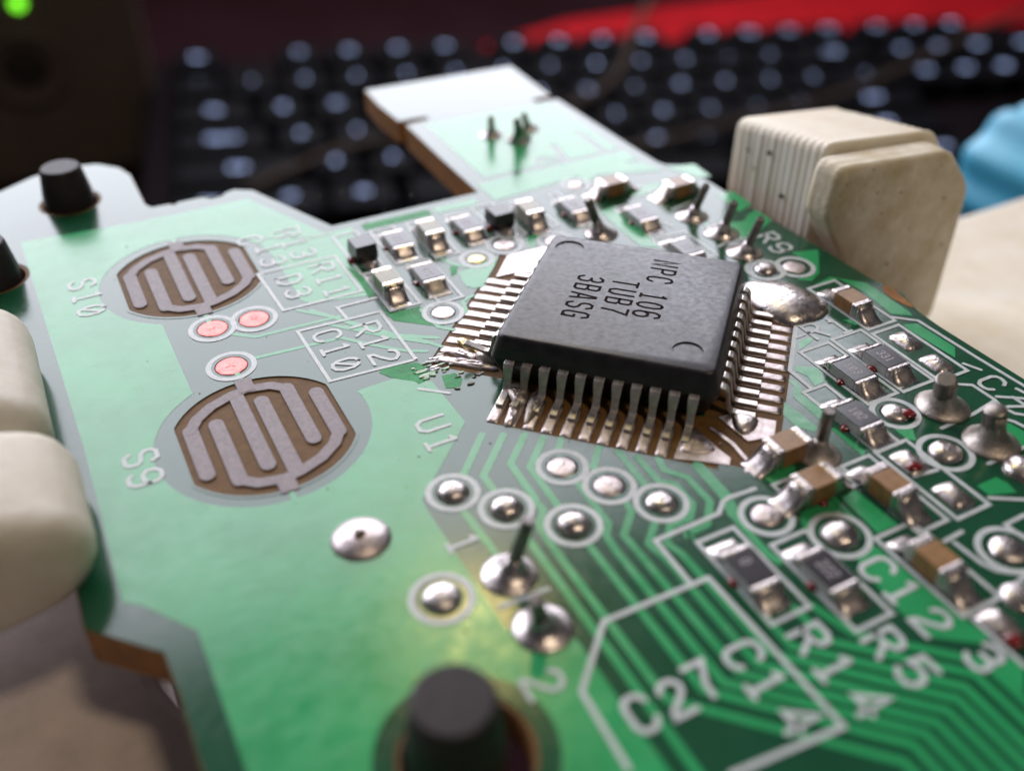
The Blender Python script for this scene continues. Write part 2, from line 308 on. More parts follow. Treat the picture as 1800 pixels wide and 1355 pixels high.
for q in ([(22.328,41.322),(23.343,41.530),(22.935,40.463),(22.009,40.232)], [(17.489,39.705),(20.077,40.195),(19.404,39.365),(18.179,38.065),(17.281,38.220),(17.324,38.826)],
          [(27.619,42.159),(28.782,42.359),(28.471,36.963),(27.476,37.599)], [(30.572,43.804),(32.833,43.794),(32.599,42.747),(30.204,42.719)], [(29.782,48.297),(33.502,46.677),(34.012,44.996),(30.208,46.364),(28.758,45.770),(28.990,47.305)],
          [(34.381,45.427),(36.323,44.888),(36.195,42.940),(35.388,43.210)], [(34.921,40.682),(36.116,40.771),(36.069,38.834),(34.826,38.403)],
          [(12.672,38.657),(12.887,37.677),(14.468,37.722),(14.196,36.617),(14.288,36.947),(14.799,35.374),(12.791,37.067)],
          # right of the chip
          [(26.595,24.510),(26.913,24.249),(26.564,23.473),(26.512,22.045),(25.960,21.617),(25.987,23.471),(26.538,24.039)], [(25.404,23.355),(25.454,23.093),(25.540,21.332),(25.176,21.246),(24.762,21.849),(24.779,22.688)],
          [(27.604,25.205),(28.403,24.593),(27.972,23.667),(27.356,23.613),(27.550,24.329),(27.334,24.890)],
          [(34.452,25.413),(35.123,25.156),(35.188,22.888),(34.535,22.292),(34.389,24.806)], [(29.026,26.620),(29.926,26.593),(29.487,26.292),(28.600,26.061)],
          [(25.920,21.135),(26.131,21.025),(26.215,19.297),(25.905,19.134),(25.960,20.837)], [(21.546,19.957),(22.071,20.366),(23.083,19.965),(22.819,19.602),(21.632,19.547)],
          [(21.489,17.841),(23.045,17.804),(22.881,16.808),(22.979,15.826),(22.804,15.597),(21.002,17.017)], [(23.462,17.791),(24.227,17.836),(24.328,15.667),(23.323,15.701)],
          [(22.005,15.760),(22.805,15.217),(23.022,11.501),(23.224,10.497),(22.704,10.459),(21.524,11.331),(21.336,12.704),(21.606,14.678)],
          [(32.211,17.997),(32.858,17.870),(32.960,17.192),(32.208,16.571),(31.830,16.768)], [(28.256,19.780),(29.015,19.523),(28.514,18.829),(28.257,19.096)],
          [(28.602,15.797),(29.653,15.797),(29.782,15.364),(29.669,14.824),(28.600,15.204)], [(32.147,27.079),(32.366,26.408),(32.970,26.278),(32.555,26.866)],
          [(33.071,30.147),(34.387,30.410),(35.638,29.123),(35.616,28.101),(35.575,26.146),(35.421,25.750),(34.642,26.345),(34.915,28.569),(34.647,30.061)],
          [(22.643,9.843),(23.222,9.541),(23.123,9.070),(22.404,8.476),(22.265,9.516)],
          [(33.286,37.641),(34.289,37.375),(35.164,37.962),(35.806,38.160),(35.800,36.716),(34.499,36.124),(33.030,35.782),(32.606,36.246)], [(34.305,33.341),(35.834,32.893),(34.169,30.953),(33.301,30.551),(32.670,30.985),(33.948,31.284),(34.393,32.381)]):
    copper(q, name='copper_patch', m='scraped' if abs(q[0][0]-(ZCX))<.01 else 'copper')
b = MB(); b.prism([(36.169,28.533),(36.455,28.229),(36.334,27.525),(36.153,26.524),(35.976,26.227),(35.819,26.698),(35.707,27.349),(35.787,28.013)], ZC0, .062); b.build('chipped_edge','edge',BOARD)
# traces -------------------------------------------------------------
def trace(pts, w=.27): b = MB(); b.strip(pts, w, ZC0, ZC1-.03+dz_()); b.build('trace', 'copper', BOARD)
TR = [
 [(12.872,27.447),(11.161,25.610),(10.352,24.870)], [(13.657,27.038),(11.822,25.173),(11.812,24.252),(11.789,23.147)], [(10.279,23.819),(10.394,21.637),(10.395,20.218)],
 [(14.443,26.629),(13.086,25.296),(12.989,22.420),(12.436,21.748),(12.38,19.8),(12.4,13.45),(17.35,8.5),(17.35,4)],
 [(11.789,23.147),(11.78,20.6),(11.8,4)],
 [(15.035,26.117),(13.675,24.750),(13.598,22.273),(13.609,21.226),(13.6,20.2),(13.6,13.2),(18.0,8.8),(18.0,4)],
 [(15.643,25.679),(15.246,25.206),(14.823,24.190),(14.903,23.050),(14.844,21.625),(14.809,20.677),(14.408,20.234),(14.33,19.5),(14.33,13.15),(18.6,8.9),(18.6,4)],
 [(16.743,24.505),(15.924,23.628),(15.916,22.403),(15.977,21.251),(15.915,20.828),(14.996,19.928),(15.0,19.0),(15.0,13.2),(19.2,9.0),(19.2,4)],
 [(17.305,23.937),(17.174,21.748),(17.167,20.691),(16.406,19.968),(15.557,19.148),(15.72,18.2),(15.72,13.2),(19.8,9.15),(19.8,4)],
 [(17.796,23.292),(17.772,21.727),(18.233,21.269),(18.190,20.089),(17.647,19.521),(16.783,19.540),(16.145,18.842),(16.35,18.2),(16.35,13.35),(20.4,9.3),(20.4,4)],
 [(18.484,22.818),(18.327,22.140),(18.894,21.399),(18.861,19.878),(18.038,18.953),(17.072,18.902),(17.15,19.2),(17.15,13.25),(20.95,9.5),(20.95,4)],
 [(19.249,19.319),(19.136,18.206),(19.092,16.746),(19.188,16.289)], 
 [(18.3,14.4),(18.3,12.9),(21.6,9.7),(21.6,4)], [(18.9,14.2),(19.3,12.7),(22.2,9.9),(22.2,4)],
]
for t in TR: trace(t, .3)
trace([(19.662,21.746),(19.592,19.953),(19.253,18.921)], .5)
for t in ([(5.602,39.530),(6.497,38.796),(10.687,38.633)],[(5.861,37.142),(10.058,36.852)],[(9.531,39.808),(10.385,38.602),(12.456,35.871),(14.117,34.738)],[(8.951,40.111),(10.248,38.767),(11.479,36.830),(13.211,35.121),(13.950,34.036)],
          [(9.773,38.361),(11.736,36.245),(13.484,34.627)],[(10.058,36.852),(11.057,35.716),(12.428,34.399),(13.208,33.992)],[(10.529,37.644),(12.136,36.037),(13.879,34.862)],[(14.369,37.331),(14.504,35.563),(15.071,34.992)],[(17.228,41.680),(17.592,40.642),(18.136,40.025)],
          [(16.257,36.059),(16.512,37.097),(17.185,37.347)],[(18.744,39.214),(17.459,38.597),(17.539,38.085),(18.118,37.940)],[(32.458,38.847),(31.931,37.338),(31.300,36.927)],[(23.185,17.906),(23.031,16.124),(23.041,15.794)]): trace(t, .22)

# switch pads --------------------------------------------------------
def switch_pad(c):
    root = empty('switch_pad', (c[0],c[1],0)); root.parent = BOARD
    z1, z2 = .07, .088; W = .66
    A = [[(-2.75,1.45),(-2.75,-1.6)], [(-.45,2.85),(-.45,-2.1)], [(1.68,2.5),(1.68,-1.4)], [(-2.75,1.4),(-2.35,2.05),(-1.6,2.65),(-.6,3.05),(.1,3.18),(1.1,2.95),(1.68,2.45)]]
    for k,(pts) in enumerate(A):
        for s,nm in ((1,'contact_comb'),(-1,'contact_comb')):
            pass
    for s in (1,-1):
        b = MB()
        for k,pts in enumerate(A): b.strip([(s*x,s*y) for x,y in pts], W if k < 3 else W*.82, .002, z1+.002*k)
        b.strip([(s*.1,s*2.95),(s*.1,s*4.0)], .75, .002, z2, rnd=False)
        b.build('contact_comb', 'carbon', root, bevel=.03)
    b = MB(); b.strip([(p[0]-c[0],p[1]-c[1]) for p in sw_opening(c,3.9,3.4)], .14, .02, .055, closed=True); b.build('mask_rim', 'mask', root)
switch_pad(S9); switch_pad(S10)
trace([(S9[0]-.1,S9[1]-3.9),(S9[0]-.1,S9[1]-4.6)],.22); trace([(S9[0]+.1,S9[1]+3.9),(4.869,36.997)],.22); trace([(S10[0]-.1,S10[1]-3.9),(4.846,40.431)],.22)
trace([(S10[0]+.1,S10[1]+3.9),(S10[0]+.1,S10[1]+4.6)],.22)

# silkscreen ---------------------------------------------------------
ZS0, ZS1 = .03, .059
SW = .17
def silk(pts, w=SW, closed=False, name='silkscreen_line', dz=0): b = MB(); b.strip(pts, w, ZS0, ZS1+dz+dz_()*.6, closed=closed); return b.build(name, 'silk', BOARD)
def silk_box(a, b, w=SW, dz=0): silk([(a[0],a[1]),(b[0],a[1]),(b[0],b[1]),(a[0],b[1])], w, True, 'silkscreen_box', dz)
def silk_ring(c, r, w=.24, dz=0): silk(circ(c,r,40), w, True, 'silkscreen_ring', dz)
def silk_text(text, centres, h=1.2, right=(0,-1), up=(1,0), w=.17):
    for ch,c in zip(text, centres):
        b = MB(); glyphs(b, ch, [c], h, right, up, w, ZS0, ZS1+.010+dz_()*.4); b.build('silkscreen_letter', 'silk', BOARD)
for k,(a,b) in enumerate([((17.153,18.381),(18.801,14.216)),((19.453,17.025),(21.049,12.704)),((23.054,15.530),(24.860,11.507)),((24.673,19.061),(26.146,14.996)),((26.499,19.071),(28.183,14.851)),((26.580,23.478),(27.844,19.043)),
             ((28.491,25.896),(30.224,21.567)),((30.498,25.994),(32.314,21.499)),((32.537,25.465),(34.236,21.312)),((32.622,30.030),(34.364,25.830)),((21.576,19.492),(24.467,17.987)),
             ((12.924,46.379),(14.286,41.855)),((13.009,41.761),(14.553,37.923)),((14.956,45.996),(16.353,41.964)),((15.417,41.692),(16.682,37.459)),((17.085,45.924),(18.372,41.602)),((19.376,45.701),(20.364,41.802)),((21.177,45.959),(22.559,41.753)),((23.539,45.547),(24.675,41.778)),
             ((25.966,45.278),(26.603,41.123)),((28.621,42.105),(29.371,38.177)),((28.444,37.929),(30.576,34.938)),((27.583,43.807),(31.525,43.596)),((31.594,42.984),(34.500,42.191))]):
    silk_box(a, b, dz=.002*(k%3))
silk([(8.153,44.398),(12.324,44.333),(12.367,40.315),(8.316,40.393)], closed=True, name='silkscreen_outline')
silk([(8.841,48.385),(11.939,46.868)], .1); silk([(11.939,46.868),(12.909,46.815)], .12)
silk([(8.384,38.306),(12.511,38.112),(12.496,33.603),(8.464,33.842)], closed=True, name='silkscreen_outline')
silk([(10.842,38.317),(10.763,39.408),(12.801,39.381)], dz=.003)
silk([(10.070,12.040),(10.196,14.908),(12.251,16.911),(16.507,16.830),(16.585,10.203),(12.613,10.521)], .19, name='silkscreen_outline')
silk([(20.804,19.642),(19.599,19.715),(19.263,19.628),(18.762,19.205),(15.856,19.161),(15.803,16.867)], .19, dz=.003, name='silkscreen_outline')
silk([(34.424,26.127),(35.338,25.304),(35.425,21.828),(35.559,19.248)], name='silkscreen_outline')
silk([(29.779,27.682),(27.121,25.001),(27.091,23.535)], .2, dz=.004); silk([(29.795,27.673),(30.637,27.530)], .14)
silk([(29.199,26.900),(29.688,26.931)], .14, dz=.002)
for p in ([(32.994,20.832),(33.573,20.453),(33.602,19.295),(33.463,18.775),(33.595,18.198),(33.873,17.945)],[(33.864,19.368),(34.815,18.723)],[(30.082,18.933),(32.054,19.000),(33.494,19.202)],[(30.016,16.481),(32.135,16.510)],[(28.473,15.094),(29.589,14.408)],
          [(28.902,13.841),(27.864,13.826),(27.907,13.020)],[(25.210,14.265),(26.138,14.316)],[(25.462,14.055),(25.541,12.880),(25.719,12.413),(26.464,11.828)],[(34.503,21.768),(34.814,21.076)],[(35.093,19.352),(35.151,19.001)],[(26.849,17.318),(27.920,17.163)],[(32.868,18.219),(33.123,17.803),(33.217,17.404)],
          [(20.674,19.686),(20.838,19.660)],[(26.361,11.743),(24.900,11.533)],[(23.304,11.288),(23.252,9.176)],[(9.454,19.053),(11.272,19.003)],[(14.876,37.412),(14.976,37.360)],[(11.765,31.501),(12.823,30.606)],
          [(29.758,40.254),(30.304,38.687)],[(31.235,35.641),(32.133,35.887),(33.228,35.618)],[(31.506,40.400),(33.005,40.705)],[(31.493,27.419),(31.647,27.060)]): silk(p, dz=.002)
silk_text('S9', [(0.041,32.470),(-0.022,31.192)], 1.25); silk_text('S10', [(-0.111,47.537),(-0.077,46.149),(-0.052,44.762)], 1.25)
silk_text('R13', [(10.879,47.996),(10.850,46.676),(10.913,45.355)], 1.25); silk_text('C13', [(8.754,48.068),(9.381,46.733),(9.232,45.321)], 1.25)
silk_text('R11', [(11.337,43.446),(11.293,42.174),(11.257,40.893)], 1.2); silk_text('D3', [(9.439,43.034),(9.466,41.673)], 1.2)
silk_text('R12', [(11.402,37.007),(11.324,35.796),(11.324,34.465)], 1.3); silk_text('C10', [(9.532,37.304),(9.498,36.053),(9.536,34.731)], 1.25)
silk_text('U1', [(11.312,29.020),(11.169,27.727)], 1.25)
silk_text('1', [(9.570,22.267)], 1.1); silk_text('2', [(9.289,15.705)], 1.25)
silk_text('C27', [(11.389,13.402),(12.657,13.370),(13.811,13.496)], 1.25, (1,0), (0,1), .2)
silk_text('C14', [(15.551,13.672),(15.477,12.445),(15.555,11.024)], 1.25, w=.2); silk_text('R14', [(17.909,13.192),(17.802,11.912),(17.898,10.477)], 1.25, w=.2)
silk_text('R5', [(19.958,11.926),(20.023,10.622)], 1.25, w=.2); silk_text('C12', [(22.067,14.399),(22.071,13.206),(22.001,11.824)], 1.25, w=.2); silk_text('3', [(22.385,10.021)], 1.2, w=.2)
silk_text('R9', [(34.297,35.183),(34.112,33.966)], 1.2); silk_text('C7', [(34.466,20.143),(33.842,18.651)], 1.2)
silk_text('R1', [(30.293,26.940),(31.649,26.735)], 1.2, (1,0), (0,1))

# solder joints ------------------------------------------------------
def joint(c, r, h, m='solder', ring=0, ay=1.0, power=.5, peak=None, dark=True):
    b = MB(); b.blob(circ(c,r,26,ay,jit=.02), h*.8, .04, power, 8, peak, noise=.02)
    o = b.build('solder_joint', m, BOARD, smooth=True)
    if ring:
        q = MB(); a_ = random.uniform(0,6.3); q.blob(circ((c[0]+.12*r*math.cos(a_),c[1]+.12*r*math.sin(a_)),random.uniform(.05,.09),9,jit=.02), .012, h*.8+.028, .5, 3); q.build('pin_hole','dirt',o,smooth=True)
        silk_ring(c, ring)
        b = MB(); b.lathe([(ring-.12,.036),(ring-.12,.052),(r+.03,.052),(r+.03,.036)], c, 36); b.build('mask_rim', 'mask', BOARD)
    return o
VIA = [((10.352,24.870),.62,.42,'solder'),((11.789,23.147),.64,.48,'solder'),((13.609,21.226),.66,.5,'solder'),((14.823,24.190),.62,.10,'tin'),((15.916,22.403),.62,.14,'tin'),((17.167,20.691),.63,.3,'solder'),
       ((20.278,18.286),.62,.22,'tin'),((22.029,16.257),.72,.45,'solder'),((7.847,20.307),.72,.45,'solder'),((31.879,32.515),.62,.38,'solder'),((33.451,32.025),.62,.08,'tin'),
       ((29.083,20.562),.62,.3,'solder'),((29.014,17.761),.70,.4,'solder'),((26.917,12.889),.72,.3,'solder'),((15.219,36.596),.60,.10,'tin'),((18.946,40.519),.50,.10,'gold'),((20.969,41.202),.62,.10,'tin'),((23.644,40.310),.60,.1,'tin'),((28.130,45.773),.5,.12,'tin')]
for c,r,h,m in VIA: joint(c, r, h, m, ring=r+.33)
for c in ((4.846,40.431),(6.841,40.335),(4.869,36.997)): joint(c, .72, .03, 'pink', ring=1.02, power=.3)
joint((6.365,24.220), 1.13, .5, 'tin', peak=(6.310,24.139), power=.8)
b = MB(); b.blob(circ((6.286,24.129),.27,14,jit=.07), .24, .33); b.build('burnt_peak','dirt',BOARD,smooth=True)
joint((30.916,15.585), .8, .5, 'solder'); joint((25.463,11.165), .7, .3, 'solder')
# wire leads rising out of solder cones
def pin(base, r, h, tip, wr, bend=0, m='solder', cut=True):
    b = MB(); n = 26
    prof = [(1,.0),(1,.05),(.86,.10),(.66,.22),(.46,.42),(.33,.68),(.24,1.0)]
    tx, ty, tz = tip; dx = (tx-base[0]); dy = (ty-base[1])
    rings = []
    for f,zz in prof:
        z = .03+h*zz; k = z/tz*.9
        rings.append([(base[0]+dx*k+max(r*f,wr)*math.cos(2*math.pi*i/n), base[1]+dy*k+max(r*f,wr)*math.sin(2*math.pi*i/n), z) for i in range(n)])
    b.loft(rings); o = b.build('solder_joint', m, BOARD, smooth=True)
    t = MB(); path = [(base[0]+dx*k, base[1]+dy*k, tz*k) for k in (.2,.5,.75,.97,1.0)]
    t.tube(path, [wr,wr,wr*.98,wr*.97,wr*.8], 12); l = t.build('wire_lead','wire',o,auto=True)
    return o
pin((10.395,20.218), 1.02, .75, (*(11.096,20.095),2.5), .25)
pin((10.335,17.626), 1.05, .75, (*(9.891,17.424),1.9), .27)
pin((24.362,20.067), .95, .9, (*(24.284,19.981),2.4), .26, m='rough_tin')
pin((31.228,19.968), 1.15, 1.6, (*(30.559,19.771),1.9), .46, m='rough_tin')
pin((31.156,17.319), 1.15, 1.6, (*(30.763,17.465),1.9), .46, m='rough_tin')
pin((26.337,39.856), .95, 1.1, (*(25.200,39.672),2.5), .24)
pin((32.052,39.241), .95, .85, (*(31.984,38.232),2.4), .23); pin((32.311,36.817), .98, .95, (*(32.061,35.870),2.4), .23); pin((32.071,34.505), .98, .9, (*(31.848,33.438),2.6), .23)
pin((27.042,54.978), .85, .7, (*(26.573,54.073),1.6), .22); pin((28.316,53.465), .85, 1.2, (*(27.406,51.990),2.0), .25); pin((29.757,54.868), .8, .7, (*(28.709,53.503),1.6), .22)

# surface mount parts ------------------------------------------------
def box_mesh(x0,x1,y0,y1,z0,z1): b = MB(); b.box(x0,x1,y0,y1,z0,z1); return b.mesh()
def fillet_mesh(L, W, H, reach, s, n=7):
    b = MB(); rings = []
    for i in range(n+1):
        t = i/n; x = L/2-.03+reach*t; z = .05+(H*.92)*(1-t)**2.1; ww = W/2*(.96+.10*t)
        rings.append([(s*x,-ww,.03),(s*x,-ww*.93,z*.82+.01),(s*x,-ww*.45,z),(s*x,ww*.45,z),(s*x,ww*.93,z*.82+.01),(s*x,ww,.03)])
    b.loft(rings); return b.mesh()
def smd(kind, c, axis, L, W, H, body, top=None, reach=.75, marks=None, glue=True, term=.29, lab=None, solder='solder'):
    o = link(kind, box_mesh(-L/2+term*.9, L/2-term*.9, -W/2+.01, W/2-.01, .07, H-.02), body, BOARD)
    o.location = (c[0],c[1],0); o.rotation_euler = (0,0,{'Y':R_(-90),'X':0}[axis]+random.uniform(-.03,.03))
    bv = o.modifiers.new('bevel','BEVEL'); bv.width = .03; bv.segments = 2
    if lab: o['label'] = lab
    for s in (-1,1):
        x0,x1 = sorted((s*(L/2-term), s*L/2)); t = link('terminal', box_mesh(x0,x1,-W/2,W/2,.06,H), 'solder', o)
        bv = t.modifiers.new('bevel','BEVEL'); bv.width = .10; bv.segments = 3
        f = link('solder_fillet', fillet_mesh(L,W,H,reach*random.uniform(.9,1.1),s), solder, o, smooth=True)
    if top:
        t = link('glaze', box_mesh(-L/2+term, L/2-term, -W/2+.02, W/2-.02, H-.06, H+.012), top, o)
        if marks:
            b = MB(); glyphs(b, marks, [(-.28+.28*i,0) for i in range(3)], .42, (1,0), (0,1), .05, H+.006, H+.018, .7); b.build('marking','resmark',o)
    if glue:
        for s in ((-1,) if glue == 1 else (-1,1)):
            b = MB(); b.blob(circ((random.uniform(-.1,.1),s*(W/2-.02)),.26,14,jit=.07), .17, .04); b.build('glue_dot','glue',o,smooth=True)
    return o
def res(c, axis='Y', marks='331', **k): return smd('resistor', c, axis, 2.0, 1.22, .56, 'ceramic', 'rescoat', marks=marks, **k)
def cap(c, axis='Y', body='tan', H=.8, **k): return smd('capacitor', c, axis, 1.85, 1.08, H, body, glue=k.pop('glue',False), term=.42, **{'reach':.9, **k})
res((31.156,23.377)); res((29.189,23.330), marks='103'); res((27.112,20.857), marks='102'); res((17.792,16.219), marks='O'); res((20.106,14.898), marks='222')
res((15.746,43.693)); res((19.839,43.583)); res((15.804,39.765), marks='473', solder='rough_tin'); res((26.264,42.775)); res((29.101,40.109)); res((29.115,35.759))
cap((33.193,27.712), 'Y', lab='tan chip capacitor with tall shiny solder ends'); cap((23.048,20.552), 'X', H=1.0); cap((22.620,18.392), 'X', H=1.0, glue=1); cap((25.087,17.016), 'Y', H=.9); cap((23.728,13.463), 'Y', H=.9)
cap((17.598,43.549), 'Y', 'olive', .95, reach=.95); cap((23.553,43.117), 'Y', 'olive', .95, reach=.95); cap((13.599,39.749), 'Y', 'olive', .95, reach=1.0)
cap((29.521,43.888), 'X', H=.9); cap((32.964,41.920), 'X', H=.9)
def blackbox(c):
    o = smd('diode', c, 'Y', 1.55, 1.3, 1.0, 'black', glue=1, reach=.8)
    return o
def diode(c):
    b = MB(); b.loft([[(x*k,y*k,z) for x,y in ((-.68,-.62),(.68,-.62),(.68,.62),(-.68,.62))] for k,z in ((.96,.12),(1.0,.5),(.93,1.05))])
    o = b.build('diode','black',BOARD,bevel=.04); o.location = (c[0],c[1],0); o.rotation_euler = (0,0,R_(-90)+.03); o['label'] = 'black moulded diode block'
    for s in (-1,1):
        q = MB(); q.blob([(s*(.55+.85*max(0,math.cos(t)))*1.0, .52*math.sin(t)) for t in [2*math.pi*i/18 for i in range(18)]][::s], .26, .03); q.build('solder_fillet','solder',o,smooth=True)
    g = MB(); g.blob(circ((.1,-.66),.3,14,jit=.04), .28, .05); g.build('glue_dot','glue',o,smooth=True)
diode((13.647,43.484)); diode((21.737,43.313))
# empty pads with leftover solder
def padblob(c, w=1.05, l=1.15, h=.22, m='solder'):
    b = MB(); out = []
    for i in range(24):
        t = 2*math.pi*i/24; k = 1/max(abs(math.cos(t)),abs(math.sin(t)))**.75; out.append((c[0]+w/2*k*math.cos(t), c[1]+l/2*k*math.sin(t)))
    b.blob(out, h, .03, .6, 7, noise=.012); b.build('solder_pad', m, BOARD, smooth=True)
for c,h in (((33.496,24.291),.26),((33.402,22.301),.26),((27.290,17.996),.2),((27.329,15.807),.3),((23.876,10.658),.28)): padblob(c, 1.1, 1.5, h)
for c in ((27.016,15.361),): pass
for c in ((27.116,17.676),(29.415,20.231),(23.658,9.986),(29.264,17.775)):
    b = MB(); b.blob(circ(c,.32,14,jit=.08), .10, .2); b.build('glue_smear','glue',BOARD,smooth=True)

# ------------------------------------------------------------------ chip
CH = empty('microchip', (*UV(CU,CV),0)); CH.parent = BOARD; CH.rotation_euler = (0,0,R_(-45)); CH['label'] = 'square black chip with gull-wing legs on all four sides'
def rsq(a, r, z, n=5):
    out = []
    for cx,cy,a0 in ((a-r,a-r,0),(-a+r,a-r,90),(-a+r,-a+r,180),(a-r,-a+r,270)):
        for i in range(n+1): t = R_(a0+90*i/n); out.append((cx+r*math.cos(t), cy+r*math.sin(t), z))
    return out
b = MB(); b.loft([rsq(4.55,.45,.16),rsq(4.6,.45,.2),rsq(4.98,.45,1.32),rsq(4.98,.45,1.42),rsq(4.74,.42,2.34),rsq(4.69,.42,2.415),rsq(4.6,.4,2.45)])
body = b.build('chip_body','epoxy',CH,auto=True)
cs = []
for x,y,r in (((-3.62,3.55,.72)),((3.35,-3.4,.66))):
    c = MB(); c.lathe([(r,2.385),(r,3)], (x,y), 36); q = c.build('cutter','epoxy',CH); cs.append(q)
bpy.context.view_layer.update(); bool_cut(body, cs)
bm = bmesh.new(); bm.from_mesh(body.data)
for e in bm.edges:
    if len(e.link_faces) == 2 and e.calc_face_angle(0) > R_(38): e.smooth = False
bm.to_mesh(body.data); bm.free()
def chip_local(p): x,y = p; u = (x-y)*SQ; v = (x+y)*SQ; return (u-CU, v-CV)
def chip_text(t, a, bb, h, skip=()):
    cc = lerp_centres(chip_local(a), chip_local(bb), len(t))
    for ch,c in zip(t,cc):
        if ch == ' ': continue
        m_ = MB(); glyphs(m_, ch, [c], h, (0,-1), (1,0), .13, 2.44, 2.456, .62); m_.build('marking_letter','print',CH)
chip_text('NPC 1O6', (25.034,32.125), (21.739,28.883), 1.15); chip_text('TUB7', (22.343,31.509), (20.661,29.813), 1.15); chip_text('3BASG', (21.128,32.609), (18.948,30.355), 1.15)
def lead_mesh(bend=0, sx=0, w=.33):
    path = [(4.75,1.37),(5.02,1.37),(5.17,1.33),(5.26,1.2),(5.36,.62),(5.44,.33),(5.56,.19),(5.74,.15),(6.57,.135)]; th = .15
    path = [(d, z+(bend*max(0,(d-5.0)))) for d,z in path]
    rings = []
    for i,(d,z) in enumerate(path):
        a = path[max(0,i-1)]; c = path[min(len(path)-1,i+1)]; t = Vector((c[0]-a[0],c[1]-a[1])).normalized(); nx, nz = -t.y, t.x
        if nz < 0: nx, nz = -nx, -nz
        ww = w*(1.32 if i < 4 else 1.0); off = sx*max(0,d-5.1)
        rings.append([(d-nx*th/2,-ww/2+off,z-nz*th/2),(d-nx*th/2,ww/2+off,z-nz*th/2),(d+nx*th/2,ww/2+off,z+nz*th/2),(d+nx*th/2,-ww/2+off,z+nz*th/2)])
    b = MB(); b.loft(rings); return b.mesh()
LM = lead_mesh(); LM.materials.append(MT['lead'])
PADM = None
for side,rot in (('bottom',-90),('right',0),('top',90),('left',180)):
    for k in range(11):
        off = -4.0+.8*k; me = LM
        gone = side == 'left' and k >= 9
        if side == 'left' and k == 10: continue
        if side == 'left' and k == 9: me = lead_mesh(.55, .35); me.materials.append(MT['lead'])
        if side == 'bottom' and k == 1: me = lead_mesh(.04, -.12); me.materials.append(MT['rough_tin'])
        o = link('lead', me, None, CH); o.rotation_euler = (0,0,R_(rot)); a = R_(rot)
        if side == 'left' and k == 10: pass
        o.location = (-off*math.sin(a), off*math.cos(a), 0)
        bv = o.modifiers.new('bevel','BEVEL'); bv.width = .025; bv.segments = 2
# tinned pads under the legs
def pad_uv(u0,u1,v0,v1,m='tin',h=.035,name='pad'):
    b = MB(); p = [(u0,v0),(u1,v0),(u1,v1),(u0,v1)]; n = 6; uc=(u0+u1)/2; vc=(v0+v1)/2
    out = [];
    for i in range(24):
        t = 2*math.pi*i/24; k = 1/max(abs(math.cos(t)),abs(math.sin(t)))**.9
        out.append(UV(uc+(u1-u0)/2*k*math.cos(t), vc+(v1-v0)/2*k*math.sin(t)))
    b.blob(out, h, .03, .3, 5, noise=.006); return b.build(name, m, BOARD, smooth=True)
pw = .25
for k in range(11):
    o = -4.0+.8*k
    if k < 10: pad_uv(CU+o-pw, CU+o+pw, CV-7.62, CV-5.5)
    if 0 < k: 
        if k > 0 and k < 10: pad_uv(CU+5.5, CU+7.6, CV+o-pw, CV+o+pw)
    if k < 10: pad_uv(CU-7.95, CU-5.5, CV+o-pw, CV+o+pw)
    pad_uv(CU+o-pw, CU+o+pw, CV+5.5, CV+7.5)
def tinplate(pts, h=.07, m='tin'): b = MB(); b.prism(pts, .002, h); b.build('tinned_plane', m, BOARD, bevel=.02)
tinplate([(20.577,40.102),(22.686,40.043),(22.967,39.784),(21.399,37.714),(20.062,38.323),(19.030,38.388)])
tinplate([(19.964,23.388),(20.297,23.242),(20.982,23.762),(21.027,22.064),(21.110,21.502),(20.802,21.178),(20.065,21.790),(19.038,22.529)], .06)
tinplate([(22.868,23.798),(23.652,23.104),(24.285,22.490),(23.557,21.761),(22.370,22.001),(22.225,23.847)], .06)
b = MB(); b.strip([(21.543,23.413),(21.728,22.175),(21.604,21.039),(21.181,20.604)], .17, .002, .06); b.build('trace','tin',BOARD)
def blobpoly(pts, h, m='solder', power=.55, noise=.01, z0=.04, name='solder_blob', sub=3):
    P = []
    for i in range(len(pts)):
        a = pts[i-1]; b_ = pts[i]; c = pts[(i+1)%len(pts)]; d = pts[(i+2)%len(pts)]
        for k in range(sub):
            t = k/sub; P.append(tuple(.5*((2*b_[j])+(-a[j]+c[j])*t+(2*a[j]-5*b_[j]+4*c[j]-d[j])*t*t+(-a[j]+3*b_[j]-3*c[j]+d[j])*t**3) for j in (0,1)))
    b = MB(); b.blob(P, h, z0, power, 9, noise=noise); return b.build(name, m, BOARD, smooth=True)
blobpoly([(29.841,31.871),(30.811,31.617),(31.878,30.935),(32.343,29.746),(32.266,28.275),(31.523,27.666),(29.747,27.699),(29.119,28.619),(29.070,29.940)], .62, 'solder', .6, .02)
blobpoly([(31.666,29.534),(32.442,29.130),(32.219,28.222),(31.491,27.684),(30.654,27.819),(30.982,28.634)], .16, 'rough_tin', .5, .03, z0=.14)
blobpoly([(22.983,23.739),(23.537,23.163),(23.604,22.845),(23.054,22.461),(22.421,22.461),(22.421,23.068)], .26, 'solder', .5, .01, z0=.05)
blobpoly([(20.466,23.370),(20.858,23.275),(20.878,22.885),(20.864,22.201),(20.341,22.161),(19.578,22.662),(19.742,23.103)], .12, 'tin', .4, .015, z0=.05)
